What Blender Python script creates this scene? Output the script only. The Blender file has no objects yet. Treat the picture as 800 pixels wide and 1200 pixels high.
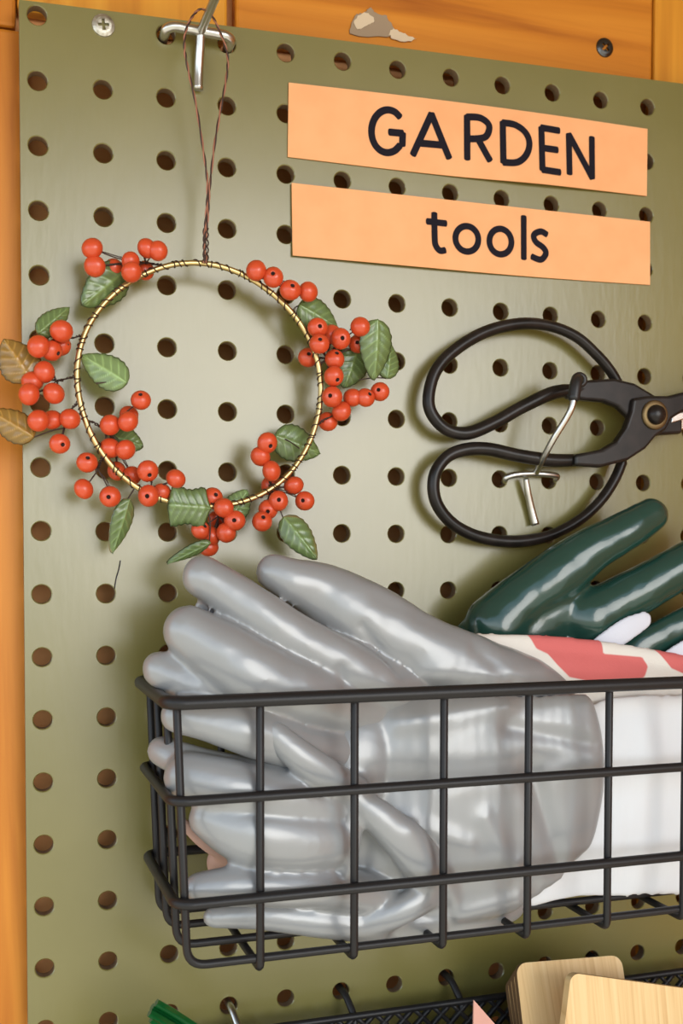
import bpy, bmesh, math, random
import numpy as np
from mathutils import Vector, Matrix, noise
random.seed(7)
S = bpy.context.scene
COL = S.collection

# ------------------------------------------------------------------ camera, light, exposure
R_CV = np.array([[0.94823367, -0.31756758, 0.00193457],
                 [-0.00986985, -0.03555835, -0.99931886],
                 [0.31742007, 0.9475687, -0.03685197]])
C_CV = np.array([-0.02584378, -0.46151608, -0.21219052])
F_PX, CX, CY = 1300.0, 404.714, 697.0815
cd = bpy.data.cameras.new('camera')
cam = bpy.data.objects.new('camera', cd); COL.objects.link(cam)
r, d_, f_ = R_CV
cam.matrix_world = Matrix(((r[0], -d_[0], -f_[0], C_CV[0]), (r[1], -d_[1], -f_[1], C_CV[1]),
                           (r[2], -d_[2], -f_[2], C_CV[2]), (0, 0, 0, 1)))
cd.sensor_fit = 'VERTICAL'; cd.sensor_height = 36.0
cd.lens = F_PX / 1200 * 36
cd.shift_x = -(CX - 400) / 1200; cd.shift_y = (CY - 600) / 1200
cd.clip_start = 0.01; cd.clip_end = 50
cd.dof.use_dof = True; cd.dof.focus_distance = 0.455; cd.dof.aperture_fstop = 14
S.camera = cam

W = bpy.data.worlds.new('sky'); S.world = W; W.use_nodes = True
nt = W.node_tree; bg = nt.nodes['Background']
tc = nt.nodes.new('ShaderNodeTexCoord'); sp = nt.nodes.new('ShaderNodeSeparateXYZ')
rm = nt.nodes.new('ShaderNodeValToRGB')
nt.links.new(tc.outputs['Generated'], sp.inputs[0])
mr = nt.nodes.new('ShaderNodeMapRange'); mr.inputs['From Min'].default_value = -1; mr.inputs['From Max'].default_value = 1
nt.links.new(sp.outputs['Z'], mr.inputs['Value']); nt.links.new(mr.outputs[0], rm.inputs['Fac'])
e = rm.color_ramp.elements
e[0].position = 0.46; e[0].color = (0.36, 0.34, 0.28, 1)
e[1].position = 1.0; e[1].color = (0.24, 0.33, 0.45, 1)
x = e.new(0.505); x.color = (0.82, 0.93, 1.0, 1)
x = e.new(0.62); x.color = (0.34, 0.42, 0.52, 1)
x = e.new(0.75); x.color = (0.24, 0.32, 0.42, 1)
nt.links.new(rm.outputs[0], bg.inputs['Color']); bg.inputs['Strength'].default_value = 3.6

sd = bpy.data.lights.new('sun', 'SUN'); sun = bpy.data.objects.new('sun', sd); COL.objects.link(sun)
sd.energy = 1.15; sd.angle = math.radians(28); sd.color = (1.0, 0.94, 0.86)
sun.rotation_euler = Vector((-0.27, 1.0, -0.15)).to_track_quat('-Z', 'Y').to_euler()

S.view_settings.view_transform = 'Standard'; S.view_settings.look = 'None'
S.view_settings.gamma = 1.0; S.view_settings.use_curve_mapping = False
S.view_settings.exposure = 0.05

# ------------------------------------------------------------------ helpers
def at(px, py, d):
    """world point at distance d in front of the board that is seen at pixel px,py of the 800x1200 photograph"""
    v = R_CV.T @ np.array([(px - CX) / F_PX, (py - CY) / F_PX, 1.0])
    t = (-d - C_CV[1]) / v[1]
    return Vector(C_CV + v * t)

def link(o, parent=None):
    COL.objects.link(o)
    if parent is not None: o.parent = parent
    return o

def empty(name, label, cat, loc, group=None, kind=None):
    o = bpy.data.objects.new(name, None); COL.objects.link(o); o.location = loc; o.empty_display_size = 0.01
    tag(o, label, cat, group, kind)
    return o

def tag(o, label=None, cat=None, group=None, kind=None):
    for k, v in (('label', label), ('category', cat), ('group', group), ('kind', kind)):
        if v: o[k] = v
    return o

class MB:
    """collects geometry in world space; build() links it as ONE mesh object (child of parent)"""
    def __init__(s): s.v = []; s.f = []; s.m = []
    def add(s, vs, fs, mi=0):
        b = len(s.v); s.v += [tuple(v) for v in vs]; s.f += [tuple(i + b for i in f) for f in fs]; s.m += [mi] * len(fs)
    def build(s, name, mats, parent=None, smooth=True, origin=None):
        me = bpy.data.meshes.new(name)
        if origin is None:
            origin = Vector((0, 0, 0)) if parent is not None else Vector(np.mean(np.array(s.v), 0))
        if parent is not None: origin = parent.matrix_world.translation if False else Vector(parent_loc(parent))
        vs = [tuple(Vector(v) - origin) for v in s.v]
        me.from_pydata(vs, [], s.f)
        mats = mats if isinstance(mats, (list, tuple)) else [mats]
        for m in mats: me.materials.append(m)
        me.polygons.foreach_set('material_index', s.m)
        me.polygons.foreach_set('use_smooth', [smooth] * len(s.f))
        bm = bmesh.new(); bm.from_mesh(me); bmesh.ops.recalc_face_normals(bm, faces=bm.faces); bm.to_mesh(me); bm.free()
        me.update()
        o = bpy.data.objects.new(name, me); link(o, parent)
        if parent is None: o.location = origin
        return o

def parent_loc(p):
    l = Vector(p.location)
    while p.parent is not None: p = p.parent; l = l + Vector(p.location)
    return l

def cr(pts, n=6, closed=False):
    """Catmull-Rom through points (tuples of any length)"""
    P = [np.array(tuple(p), float) for p in pts]; out = []
    N = len(P); rng = N if closed else N - 1
    for i in range(rng):
        g = (lambda k: P[k % N]) if closed else (lambda k: P[min(max(k, 0), N - 1)])
        p0, p1, p2, p3 = g(i - 1), g(i), g(i + 1), g(i + 2)
        for j in range(n):
            t = j / n
            out.append(0.5 * (2 * p1 + (p2 - p0) * t + (2 * p0 - 5 * p1 + 4 * p2 - p3) * t * t + (3 * p1 - p0 - 3 * p2 + p3) * t ** 3))
    if not closed: out.append(P[-1])
    return out

def tube(mb, pts, rad, segs=10, closed=False, round_caps=True, mi=0):
    P = [Vector(tuple(p)[:3]) for p in pts]; n = len(P)
    R = list(rad) if hasattr(rad, '__len__') else [rad] * n
    T = []
    for i in range(n):
        a = P[(i - 1) % n] if (closed or i > 0) else P[i]; b = P[(i + 1) % n] if (closed or i < n - 1) else P[i]
        t = (b - a); T.append(t.normalized() if t.length > 1e-12 else Vector((0, 0, 1)))
    u = T[0].orthogonal().normalized(); vs = []; fs = []; rings = []
    def ring(c, t, u, rr):
        w = t.cross(u); b = len(vs)
        for k in range(segs):
            a = 2 * math.pi * k / segs; vs.append(c + (u * math.cos(a) + w * math.sin(a)) * rr)
        rings.append(b)
    U = []
    for i in range(n):
        u = (u - T[i] * u.dot(T[i])); u = u.normalized() if u.length > 1e-9 else T[i].orthogonal().normalized(); U.append(u)
    if not closed and round_caps:
        for s in (0.95, 0.6): ring(P[0] - T[0] * R[0] * s * 0.6, T[0], U[0], R[0] * math.sqrt(max(0, 1 - s * s)) )
    for i in range(n): ring(P[i], T[i], U[i], R[i])
    if not closed and round_caps:
        for s in (0.6, 0.95): ring(P[-1] + T[-1] * R[-1] * s * 0.6, T[-1], U[-1], R[-1] * math.sqrt(max(0, 1 - s * s)))
    m = len(rings)
    for i in range(m if closed else m - 1):
        a = rings[i]; b = rings[(i + 1) % m]
        for k in range(segs): fs.append((a + k, a + (k + 1) % segs, b + (k + 1) % segs, b + k))
    if not closed:
        fs.append(tuple(reversed(range(rings[0], rings[0] + segs)))); fs.append(tuple(range(rings[-1], rings[-1] + segs)))
    mb.add(vs, fs, mi)

def box(mb, lo, hi, mi=0):
    x0, y0, z0 = lo; x1, y1, z1 = hi
    mb.add([(x0, y0, z0), (x1, y0, z0), (x1, y1, z0), (x0, y1, z0), (x0, y0, z1), (x1, y0, z1), (x1, y1, z1), (x0, y1, z1)],
           [(0, 3, 2, 1), (4, 5, 6, 7), (0, 1, 5, 4), (1, 2, 6, 5), (2, 3, 7, 6), (3, 0, 4, 7)], mi)

def bevel(o, w=0.0006, seg=2):
    m = o.modifiers.new('bevel', 'BEVEL'); m.width = w; m.segments = seg; m.limit_method = 'ANGLE'; return o

def prism(mb, poly3, nrm, th, mi=0):
    """poly3: world points of the front outline; extruded by -nrm*th"""
    n = len(poly3); a = [Vector(p) for p in poly3]; b = [p - nrm * th for p in a]
    mb.add(a + b, [tuple(range(n)), tuple(reversed(range(n, 2 * n)))] + [(i, (i + 1) % n, n + (i + 1) % n, n + i) for i in range(n)], mi)

# ------------------------------------------------------------------ materials
def mat(name, col, rough=0.5, metal=0.0, coat=0.0, spec=None, trans=0.0, ior=1.45):
    m = bpy.data.materials.new(name); m.use_nodes = True
    b = m.node_tree.nodes['Principled BSDF']
    b.inputs['Base Color'].default_value = (*col, 1); b.inputs['Roughness'].default_value = rough
    b.inputs['Metallic'].default_value = metal; b.inputs['Coat Weight'].default_value = coat
    b.inputs['Transmission Weight'].default_value = trans; b.inputs['IOR'].default_value = ior
    if spec is not None: b.inputs['Specular IOR Level'].default_value = spec
    return m

def nodes(m): return m.node_tree, m.node_tree.nodes['Principled BSDF']

def mottled(m, c1, c2, scale=40, detail=4, stretch=(1, 1, 1), lo=0.35, hi=0.65, coords='Object'):
    t, b = nodes(m)
    tc = t.nodes.new('ShaderNodeTexCoord'); mp = t.nodes.new('ShaderNodeMapping'); mp.inputs['Scale'].default_value = stretch
    n = t.nodes.new('ShaderNodeTexNoise'); n.inputs['Scale'].default_value = scale; n.inputs['Detail'].default_value = detail
    r = t.nodes.new('ShaderNodeValToRGB'); r.color_ramp.elements[0].position = lo; r.color_ramp.elements[1].position = hi
    r.color_ramp.elements[0].color = (*c1, 1); r.color_ramp.elements[1].color = (*c2, 1)
    t.links.new(tc.outputs[coords], mp.inputs[0]); t.links.new(mp.outputs[0], n.inputs['Vector'])
    t.links.new(n.outputs['Fac'], r.inputs['Fac']); t.links.new(r.outputs[0], b.inputs['Base Color'])
    return n, mp

def bump(m, scale=200, strength=0.2, dist=0.0005, detail=3, stretch=(1, 1, 1)):
    t, b = nodes(m)
    tc = t.nodes.new('ShaderNodeTexCoord'); mp = t.nodes.new('ShaderNodeMapping'); mp.inputs['Scale'].default_value = stretch
    n = t.nodes.new('ShaderNodeTexNoise'); n.inputs['Scale'].default_value = scale; n.inputs['Detail'].default_value = detail
    bp = t.nodes.new('ShaderNodeBump'); bp.inputs['Strength'].default_value = strength; bp.inputs['Distance'].default_value = dist
    t.links.new(tc.outputs['Object'], mp.inputs[0]); t.links.new(mp.outputs[0], n.inputs['Vector'])
    t.links.new(n.outputs['Fac'], bp.inputs['Height']); t.links.new(bp.outputs[0], b.inputs['Normal'])
    return m

def wood(name, dark, mid, light, axis, rough=0.45, gscale=1.0, seed=0.0, thin=False):
    """plank wood, grain running along axis (0 x, 2 z)"""
    m = mat(name, mid, rough, spec=0.3); t, b = nodes(m)
    tc = t.nodes.new('ShaderNodeTexCoord'); mp = t.nodes.new('ShaderNodeMapping')
    sc = [60 * gscale, 60 * gscale, 60 * gscale]; sc[axis] = 3.5 * gscale
    if thin: sc = [300, 2, 6]
    mp.inputs['Scale'].default_value = sc; mp.inputs['Location'].default_value = (seed, seed * 1.7, seed * 0.6)
    n = t.nodes.new('ShaderNodeTexNoise'); n.inputs['Scale'].default_value = 1.6; n.inputs['Detail'].default_value = 6; n.inputs['Distortion'].default_value = 0.6
    r = t.nodes.new('ShaderNodeValToRGB'); e = r.color_ramp.elements
    e[0].position = 0.3; e[0].color = (*dark, 1); e[1].position = 0.72; e[1].color = (*light, 1)
    x = e.new(0.48); x.color = (*mid, 1)
    t.links.new(tc.outputs['Object'], mp.inputs[0]); t.links.new(mp.outputs[0], n.inputs['Vector'])
    t.links.new(n.outputs['Fac'], r.inputs['Fac']); t.links.new(r.outputs[0], b.inputs['Base Color'])
    bp = t.nodes.new('ShaderNodeBump'); bp.inputs['Strength'].default_value = 0.25; bp.inputs['Distance'].default_value = 0.0006
    t.links.new(n.outputs['Fac'], bp.inputs['Height']); t.links.new(bp.outputs[0], b.inputs['Normal'])
    return m

M_board = mat('olive_paint', (0.20, 0.17, 0.06), 0.27, 0, 0, 1.0)
mottled(M_board, (0.158, 0.136, 0.034), (0.174, 0.149, 0.041), 22, 5); bump(M_board, 320, 0.12, 0.0004, 4, (1, 1, 0.25))
M_raw = mat('raw_hardboard', (0.19, 0.12, 0.06), 0.9); bump(M_raw, 900, 0.5, 0.0006)
M_wood_v = wood('orange_pine_upright', (0.36, 0.10, 0.009), (0.48, 0.155, 0.014), (0.60, 0.22, 0.024), 2, 0.4, 1.0, 3.1)
M_wood_l = wood('pale_orange_pine', (0.52, 0.19, 0.016), (0.66, 0.275, 0.026), (0.76, 0.36, 0.042), 2, 0.4, 0.8, 8.3)
M_wood_h = wood('orange_pine_rail', (0.36, 0.10, 0.008), (0.56, 0.19, 0.016), (0.66, 0.25, 0.026), 0, 0.4, 0.8, 5.7)
M_wood_b = wood('lightened_pine_back', (0.62, 0.27, 0.09), (0.70, 0.33, 0.12), (0.76, 0.38, 0.15), 0, 0.6, 0.7, 1.2)  # lightened to make up for the low light behind the holes
M_wood_roof = wood('dulled_roof_boards', (0.24, 0.19, 0.13), (0.32, 0.26, 0.18), (0.38, 0.31, 0.22), 0, 0.7, 0.7, 2.2)  # for the added roof, dulled to keep warm bounce off the gloves
M_zinc = mat('zinc_wire', (0.58, 0.57, 0.54), 0.28, 1.0); bump(M_zinc, 500, 0.1, 0.0003)
M_brass = mat('brass_wire', (0.62, 0.47, 0.21), 0.36, 1.0)
M_darkwire = mat('dark_copper_wire', (0.055, 0.03, 0.022), 0.5, 0.4)
M_copper = mat('copper_thread', (0.33, 0.13, 0.075), 0.5, 0.3)
M_berry = mat('red_orange_bead', (0.74, 0.075, 0.022), 0.36, 0, 0.25)
mottled(M_berry, (0.48, 0.040, 0.012), (0.66, 0.090, 0.024), 260, 4)
M_beadhole = mat('bead_hole', (0.03, 0.008, 0.005), 0.8)
def leafmat(name, c, a=0.4):
    m = mat(name, c, 0.22, 0, 0.1, None, a, 1.45); t, bs = nodes(m)
    an = t.nodes.new('ShaderNodeAttribute'); an.attribute_name = 'refract_tint'      # light veins, dark rim: refraction of pressed glass put into the colour
    r_ = t.nodes.new('ShaderNodeValToRGB'); e_ = r_.color_ramp.elements
    e_[0].position = 0.0; e_[0].color = (*[v * .35 for v in c], 1); e_[1].position = 1.0; e_[1].color = (*[min(1, v * 2.0) for v in c], 1)
    x_ = e_.new(0.4); x_.color = (*c, 1)
    t.links.new(an.outputs['Fac'], r_.inputs['Fac']); t.links.new(r_.outputs[0], bs.inputs['Base Color']); return m
M_leaf = leafmat('green_glass', (0.17, 0.24, 0.085), 0.4)
M_leaf_pale = leafmat('pale_green_glass', (0.30, 0.42, 0.17), 0.55)
M_leaf_amber = leafmat('amber_glass', (0.36, 0.22, 0.05), 0.5)
M_card = mat('peach_card', (0.90, 0.405, 0.15), 0.65); mottled(M_card, (0.82, 0.370, 0.155), (0.86, 0.40, 0.175), 60, 3)
M_ink = mat('ink', (0.012, 0.010, 0.016), 0.8, spec=0.15)
M_black = mat('black_painted_wire', (0.016, 0.0145, 0.0145), 0.38, spec=0.3); bump(M_black, 700, 0.15, 0.0003)
M_steelblack = mat('blackened_steel', (0.014, 0.011, 0.010), 0.30, 0.0, 0.0, 0.3); mottled(M_steelblack, (0.009, 0.007, 0.006), (0.019, 0.014, 0.012), 130, 4)
M_rubber = mat('black_vinyl_tip', (0.015, 0.014, 0.014), 0.4)
M_blade = mat('polished_blade', (0.7, 0.68, 0.62), 0.22, 1.0)
M_washer = mat('worn_brass_washer', (0.16, 0.11, 0.05), 0.45, 0.8)
M_glove = mat('grey_nitrile', (0.275, 0.278, 0.28), 0.31, 0.12, 0.15, 0.7); bump(M_glove, 260, 0.06, 0.0006, 3)
M_green = mat('dark_green_pvc', (0.014, 0.048, 0.036), 0.2, 0, 0.4); bump(M_green, 330, 0.12, 0.0006, 4)
M_lining = mat('white_lining', (0.62, 0.62, 0.68), 0.75); bump(M_lining, 800, 0.15, 0.0004)
M_white = mat('white_knit', (0.66, 0.66, 0.67), 0.85); bump(M_white, 120, 0.35, 0.001, 4, (1, 1, 0.15))
M_pinkcloth = mat('dusty_pink_cloth', (0.48, 0.29, 0.22), 0.75)
M_bamboo = wood('bamboo', (0.62, 0.38, 0.16), (0.74, 0.50, 0.235), (0.80, 0.57, 0.29), 2, 0.5, 6.0, 4.4, True)
M_bamboo_edge = mat('bamboo_edge', (0.16, 0.085, 0.035), 0.7)
M_pink = mat('salmon_card', (0.66, 0.33, 0.25), 0.6)
M_greenplastic = mat('green_plastic', (0.004, 0.065, 0.014), 0.12, 0, 0.5)
M_screw = mat('zinc_screw', (0.55, 0.53, 0.47), 0.4, 0.9); mottled(M_screw, (0.35, 0.31, 0.24), (0.66, 0.64, 0.56), 500, 4)
M_darkscrew = mat('dark_screw', (0.10, 0.10, 0.10), 0.25, 1.0)
M_patch = mat('taupe_paper', (0.33, 0.235, 0.15), 0.7); M_patch2 = mat('cream_paper', (0.66, 0.52, 0.36), 0.7)

# red blocks printed on the white knit of the upper cuff
M_print = mat('red_and_white_print', (0.8, 0.8, 0.8), 0.85); t, b = nodes(M_print)
an = t.nodes.new('ShaderNodeAttribute'); an.attribute_name = 'print'
rp = t.nodes.new('ShaderNodeValToRGB'); rp.color_ramp.elements[0].position = 0.47; rp.color_ramp.elements[1].position = 0.53
rp.color_ramp.elements[0].color = (0.72, 0.67, 0.60, 1); rp.color_ramp.elements[1].color = (0.62, 0.14, 0.13, 1)
t.links.new(an.outputs['Fac'], rp.inputs['Fac']); t.links.new(rp.outputs[0], b.inputs['Base Color'])
bump(M_print, 900, 0.25, 0.0005)

# ------------------------------------------------------------------ the setting: timber behind the board
BT = 0.005                                   # board thickness
GAP = 0.008; FB = BT + GAP                   # gap added behind the sheet to shade the holes
wall = MB(); box(wall, (-0.6, 0.022, -0.95), (0.68, 0.044, 0.16))
wall_back = wall.build('wall_back', M_wood_b, smooth=False); tag(wall_back, 'orange timber back wall that carries the pegboard', None, None, 'structure')
def plank(lo, hi, m):
    b = MB(); box(b, lo, hi); return bevel(b.build('plank', m, wall_back, smooth=False), 0.0015, 2)
plank((-0.11, FB, -0.95), (-0.0043, 0.0215, -0.001), M_wood_v)          # left upright, cut short of the first hole column to keep it dark
plank((-0.6, FB, -0.95), (-0.1125, 0.0215, 0.1595), M_wood_v)
plank((-0.11, FB, 0.0), (-0.0075, 0.0215, 0.1595), M_wood_v)
plank((-0.007, FB, 0.0075), (0.0795, 0.0215, 0.1595), M_wood_l)          # pale plank over the wreath hook
rail = plank((0.083, FB, 0.0095), (0.2905, 0.0215, 0.1595), M_wood_h)    # long knotty plank
plank((0.2915, FB, -0.95), (0.40, 0.0215, 0.1595), M_wood_l)
plank((0.402, FB, -0.95), (0.678, 0.0215, 0.1595), M_wood_v)
b = MB(); box(b, (-0.6, -0.70, 0.160), (0.70, 0.044, 0.180)); tag(b.build('shade_roof', M_wood_roof, smooth=False), 'unseen timber roof added to shade the top of the pegboard', None, None, 'structure')  # out of view, added low to cut sky sheen and sun on the board's top
b = MB(); box(b, (0.68, -0.75, -0.95), (0.70, 0.044, 0.16)); tag(b.build('shade_wall', M_wood_v, smooth=False), 'unseen timber side wall added to block sky reflections on the pegboard', None, None, 'structure')  # out of view, added to keep sky sheen off the board's right side

def flake(px, d, m, th=0.0005):
    q = [(x + random.uniform(-1.2, 1.2), y + random.uniform(-1.2, 1.2)) for x, y in cr(px, 5, True)]
    b = MB(); prism(b, [at(x, y, d) for x, y in q], Vector((0, -1, 0)), th)
    return b.build('paper_flake', m, rail, smooth=False)
tag(flake([(414, 24), (419, 17), (428, 14), (434, 9), (440, 15), (452, 19), (458, 28), (460, 41), (414, 41)], -FB + 0.0009, M_patch), 'taupe torn paper flake')
tag(flake([(416, 22), (427, 15), (437, 20), (436, 27), (428, 32), (418, 34)], -FB + 0.0013, M_patch2), 'cream torn paper flake')
tag(flake([(457, 42), (460, 33), (467, 36), (477, 41), (487, 46), (470, 48)], -FB + 0.0012, M_patch2), 'cream torn paper flake')

# ------------------------------------------------------------------ pegboard with real holes
PITCH = 0.0254; HR = 0.0038; NC, NR = 15, 20
TOP = lambda X: 0.0050 + 0.0278 * (X + 0.007)
mb = MB(); xs = [-0.0068] + [(c + 0.5) * PITCH for c in range(NC)]; 
K = 24
def square(k):                                # K points on the square [-1,1]^2, corners included
    s = (k % K) / K * 8 - 1
    s = s % 8
    if s < 2: return (1.0, s - 1)
    if s < 4: return (1 - (s - 2), 1.0)
    if s < 6: return (-1.0, 1 - (s - 4))
    return (-1 + (s - 6), -1.0)
for c in range(NC):
    for rr in range(NR):
        hx, hz = c * PITCH, -rr * PITCH
        x0, x1 = xs[c], xs[c + 1]
        outer = []; rim = []; back = []
        for k in range(K):
            u, v = square(k)
            X = hx + u * (x1 - hx) if u > 0 else hx + u * (hx - x0)
            ztop = (rr - 0.5) * -PITCH if rr > 0 else TOP(X)
            Z = hz + v * (ztop - hz) if v > 0 else hz + v * PITCH / 2
            outer.append((X, 0.0, Z))
            a = math.atan2(v, u)
            rim.append((hx + math.cos(a) * HR, 0.0, hz + math.sin(a) * HR))
        cc = 0.00035
        hole = not (c == 1 and rr == 0)
        if not hole: 
            mb.add(outer, [tuple(range(K))], 0); continue
        rim0 = [(hx + (p[0] - hx) * 1.10, 0.0, hz + (p[2] - hz) * 1.10) for p in rim]
        rim1 = [(p[0], cc, p[2]) for p in rim]; rim2 = [(p[0], BT, p[2]) for p in rim]
        base = outer + rim0 + rim1 + rim2
        fs = [(k, (k + 1) % K, K + (k + 1) % K, K + k) for k in range(K)]
        mb.add(base, fs, 0)
        b0 = len(mb.v) - len(base)
        for k in range(K):
            j = (k + 1) % K
            mb.f.append((b0 + K + k, b0 + K + j, b0 + 2 * K + j, b0 + 2 * K + k)); mb.m.append(0)
            mb.f.append((b0 + 2 * K + k, b0 + 2 * K + j, b0 + 3 * K + j, b0 + 3 * K + k)); mb.m.append(1)
# edges of the sheet
xr, zb = xs[-1], -(NR - 0.5) * PITCH
mb.add([(-0.0068, 0, TOP(-0.0068)), (xr, 0, TOP(xr)), (xr, BT, TOP(xr)), (-0.0068, BT, TOP(-0.0068))], [(0, 1, 2, 3)], 1)
mb.add([(-0.0068, 0, TOP(-0.0068)), (-0.0068, BT, TOP(-0.0068)), (-0.0068, BT, zb), (-0.0068, 0, zb)], [(0, 1, 2, 3)], 1)
mb.add([(xr, 0, TOP(xr)), (xr, BT, TOP(xr)), (xr, BT, zb), (xr, 0, zb)], [(0, 1, 2, 3)], 1)
pegboard = mb.build('pegboard', [M_board, M_raw], smooth=False, origin=Vector((0, 0, 0)))
tag(pegboard, 'olive green painted pegboard sheet with rows of round holes, fixed to orange timber', 'pegboard')

b = MB(); tube(b, cr([tuple(at(*p)) for p in ((141, 657, .0004), (139, 668, .0006), (136, 678, .0004), (134, 690, .0003))], 5), 0.00022, 5); tag(b.build('paint_scratch', M_ink, pegboard), 'fine dark scratch in the paint')
# ------------------------------------------------------------------ screws
def screw(name, label, P, rad, m, slot, rot):
    """countersunk cross-head screw facing -Y"""
    b = MB(); n = 28; rings = [(rad, 0.0), (rad * 0.96, -0.0006), (rad * 0.7, -0.0011), (rad * 0.5, -0.0012)]
    vs = []; fs = []
    for (q, dy) in rings:
        for k in range(n): a = 2 * math.pi * k / n; vs.append((P.x + q * math.cos(a), P.y + dy, P.z + q * math.sin(a)))
    # cross recess outline inside the last ring
    w = rad * 0.13; L = rad * 0.48
    cross = []
    for k in range(n):
        a = 2 * math.pi * k / n; ca, sa = math.cos(a - rot), math.sin(a - rot)
        if abs(ca) > abs(sa): u = math.copysign(L, ca); v = max(-w, min(w, sa * L))
        else: v = math.copysign(L, sa); u = max(-w, min(w, ca * L))
        if abs(abs(ca) - abs(sa)) < 0.35: u = math.copysign(w, ca); v = math.copysign(w, sa)
        cross.append((u * math.cos(rot) - v * math.sin(rot), u * math.sin(rot) + v * math.cos(rot)))
    for u, v in cross: vs.append((P.x + u, P.y - 0.0012, P.z + v))
    for u, v in cross: vs.append((P.x + u * .9, P.y + 0.0006, P.z + v * .9))
    R = len(rings) + 2
    for i in range(R - 1):
        for k in range(n): fs.append((i * n + k, i * n + (k + 1) % n, (i + 1) * n + (k + 1) % n, (i + 1) * n + k))
    b.add(vs, fs, 0); b.add([vs[(R - 1) * n + k] for k in range(n)], [tuple(range(n))], 1)
    o = b.build(name, [m, slot], smooth=False, origin=P)
    return tag(o, label, 'screw', 'cross-head screws in the board and timber')
screw('cross_head_screw', 'pale zinc cross-head screw holding the top left corner of the pegboard', at(121, 30, 0.0), 0.0046, M_screw, M_ink, 0.1)
screw('cross_head_screw', 'small dark shiny screw in the orange plank above the pegboard, upper right', at(708, 56, -FB), 0.0046, M_darkscrew, M_ink, 0.8)

# ------------------------------------------------------------------ peg hooks
def pathd(pts, n=6): return cr([tuple(at(*p)) for p in pts], n)
h = empty('peg_hook', 'shiny zinc double-prong peg hook holding the berry wreath by its thread', 'hook', (0.064, 0.0, 0.0), 'zinc peg hooks on the pegboard')
b = MB(); y = -0.0062
tube(b, cr([(0.0500, 0.004, -0.0012), (0.0500, -0.003, -0.0008), (0.0503, -0.0052, -0.0002), (0.0530, -0.0066, 0.0006), (0.0575, y - .0004, 0.0006), (0.064, y - .0004, 0.0004), (0.071, y - .0004, 0.0002), (0.0742, -0.0064, 0.0001), (0.0766, -0.0052, -0.0006), (0.0768, -0.003, -0.0012), (0.0768, 0.004, -0.0016)], 6), 0.00205, 14)
b.build('crossbar', M_zinc, h)
b = MB(); tube(b, [(0.0640, -0.0060, 0.0004), (0.0640, -0.020, 0.0006), (0.0640, -0.048, 0.0008), (0.0640, -0.055, 0.0022), (0.0640, -0.060, 0.0062)], 0.0018, 14); b.build('arm', M_zinc, h)
b = MB(); tube(b, cr([(0.0640, -0.0058, -0.0004), (0.0639, -0.0048, -0.006), (0.0637, -0.0030, -0.014), (0.0636, -0.0028, -0.0215)], 5), 0.0020, 14, round_caps=False); b.build('stay', M_zinc, h)

h = empty('peg_hook', 'slim zinc peg hook with black tip, holding the black garden shears', 'hook', at(622, 558, 0.0), 'zinc peg hooks on the pegboard')
b = MB()
A, Bp = at(587, 560, 0.0), at(645, 563, 0.0)
tube(b, cr([tuple(at(590, 565, -0.004)), tuple(at(591, 563, 0.002)), tuple(at(594, 559, 0.0040)), tuple(at(606, 556, 0.0048)), tuple(at(625, 555, 0.0048)), tuple(at(642, 556, 0.0048)), tuple(at(652, 558, 0.0040)), tuple(at(650, 562, 0.002)), tuple(at(647, 564, -0.004))], 6), 0.00145, 12)
b.build('crossbar', M_zinc, h)
b = MB(); tube(b, pathd([(616, 561, 0.0048), (618, 575, 0.0040), (622, 595, 0.0028), (627, 615, 0.0026)], 5), [0.0012, .00125, .0013, .0014, .0015, .0016, .0016, .0017, .0017, .0018, .0018, .0018, .0019, .0019, .0020, .0020], 12, round_caps=False); b.build('stay', M_zinc, h)
b = MB(); tube(b, pathd([(628, 554, 0.0050), (634, 541, 0.0135), (648, 515, 0.0215), (664, 489, 0.026), (670, 476, 0.0275), (673, 458, 0.0275)], 6), 0.0015, 12); b.build('arm', M_zinc, h)
b = MB(); tube(b, pathd([(672, 467, 0.0275), (674, 452, 0.027), (676, 446, 0.0255), (679, 443, 0.021)], 5), 0.0027, 14)
tube(b, [at(678.5 + 6 * math.cos(a), 445.5 + 6 * math.sin(a), 0.0245) for a in [2 * math.pi * k / 18 for k in range(18)]], 0.0014, 10, closed=True)
tag(b.build('tip', M_rubber, h), 'black vinyl tip')

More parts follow.
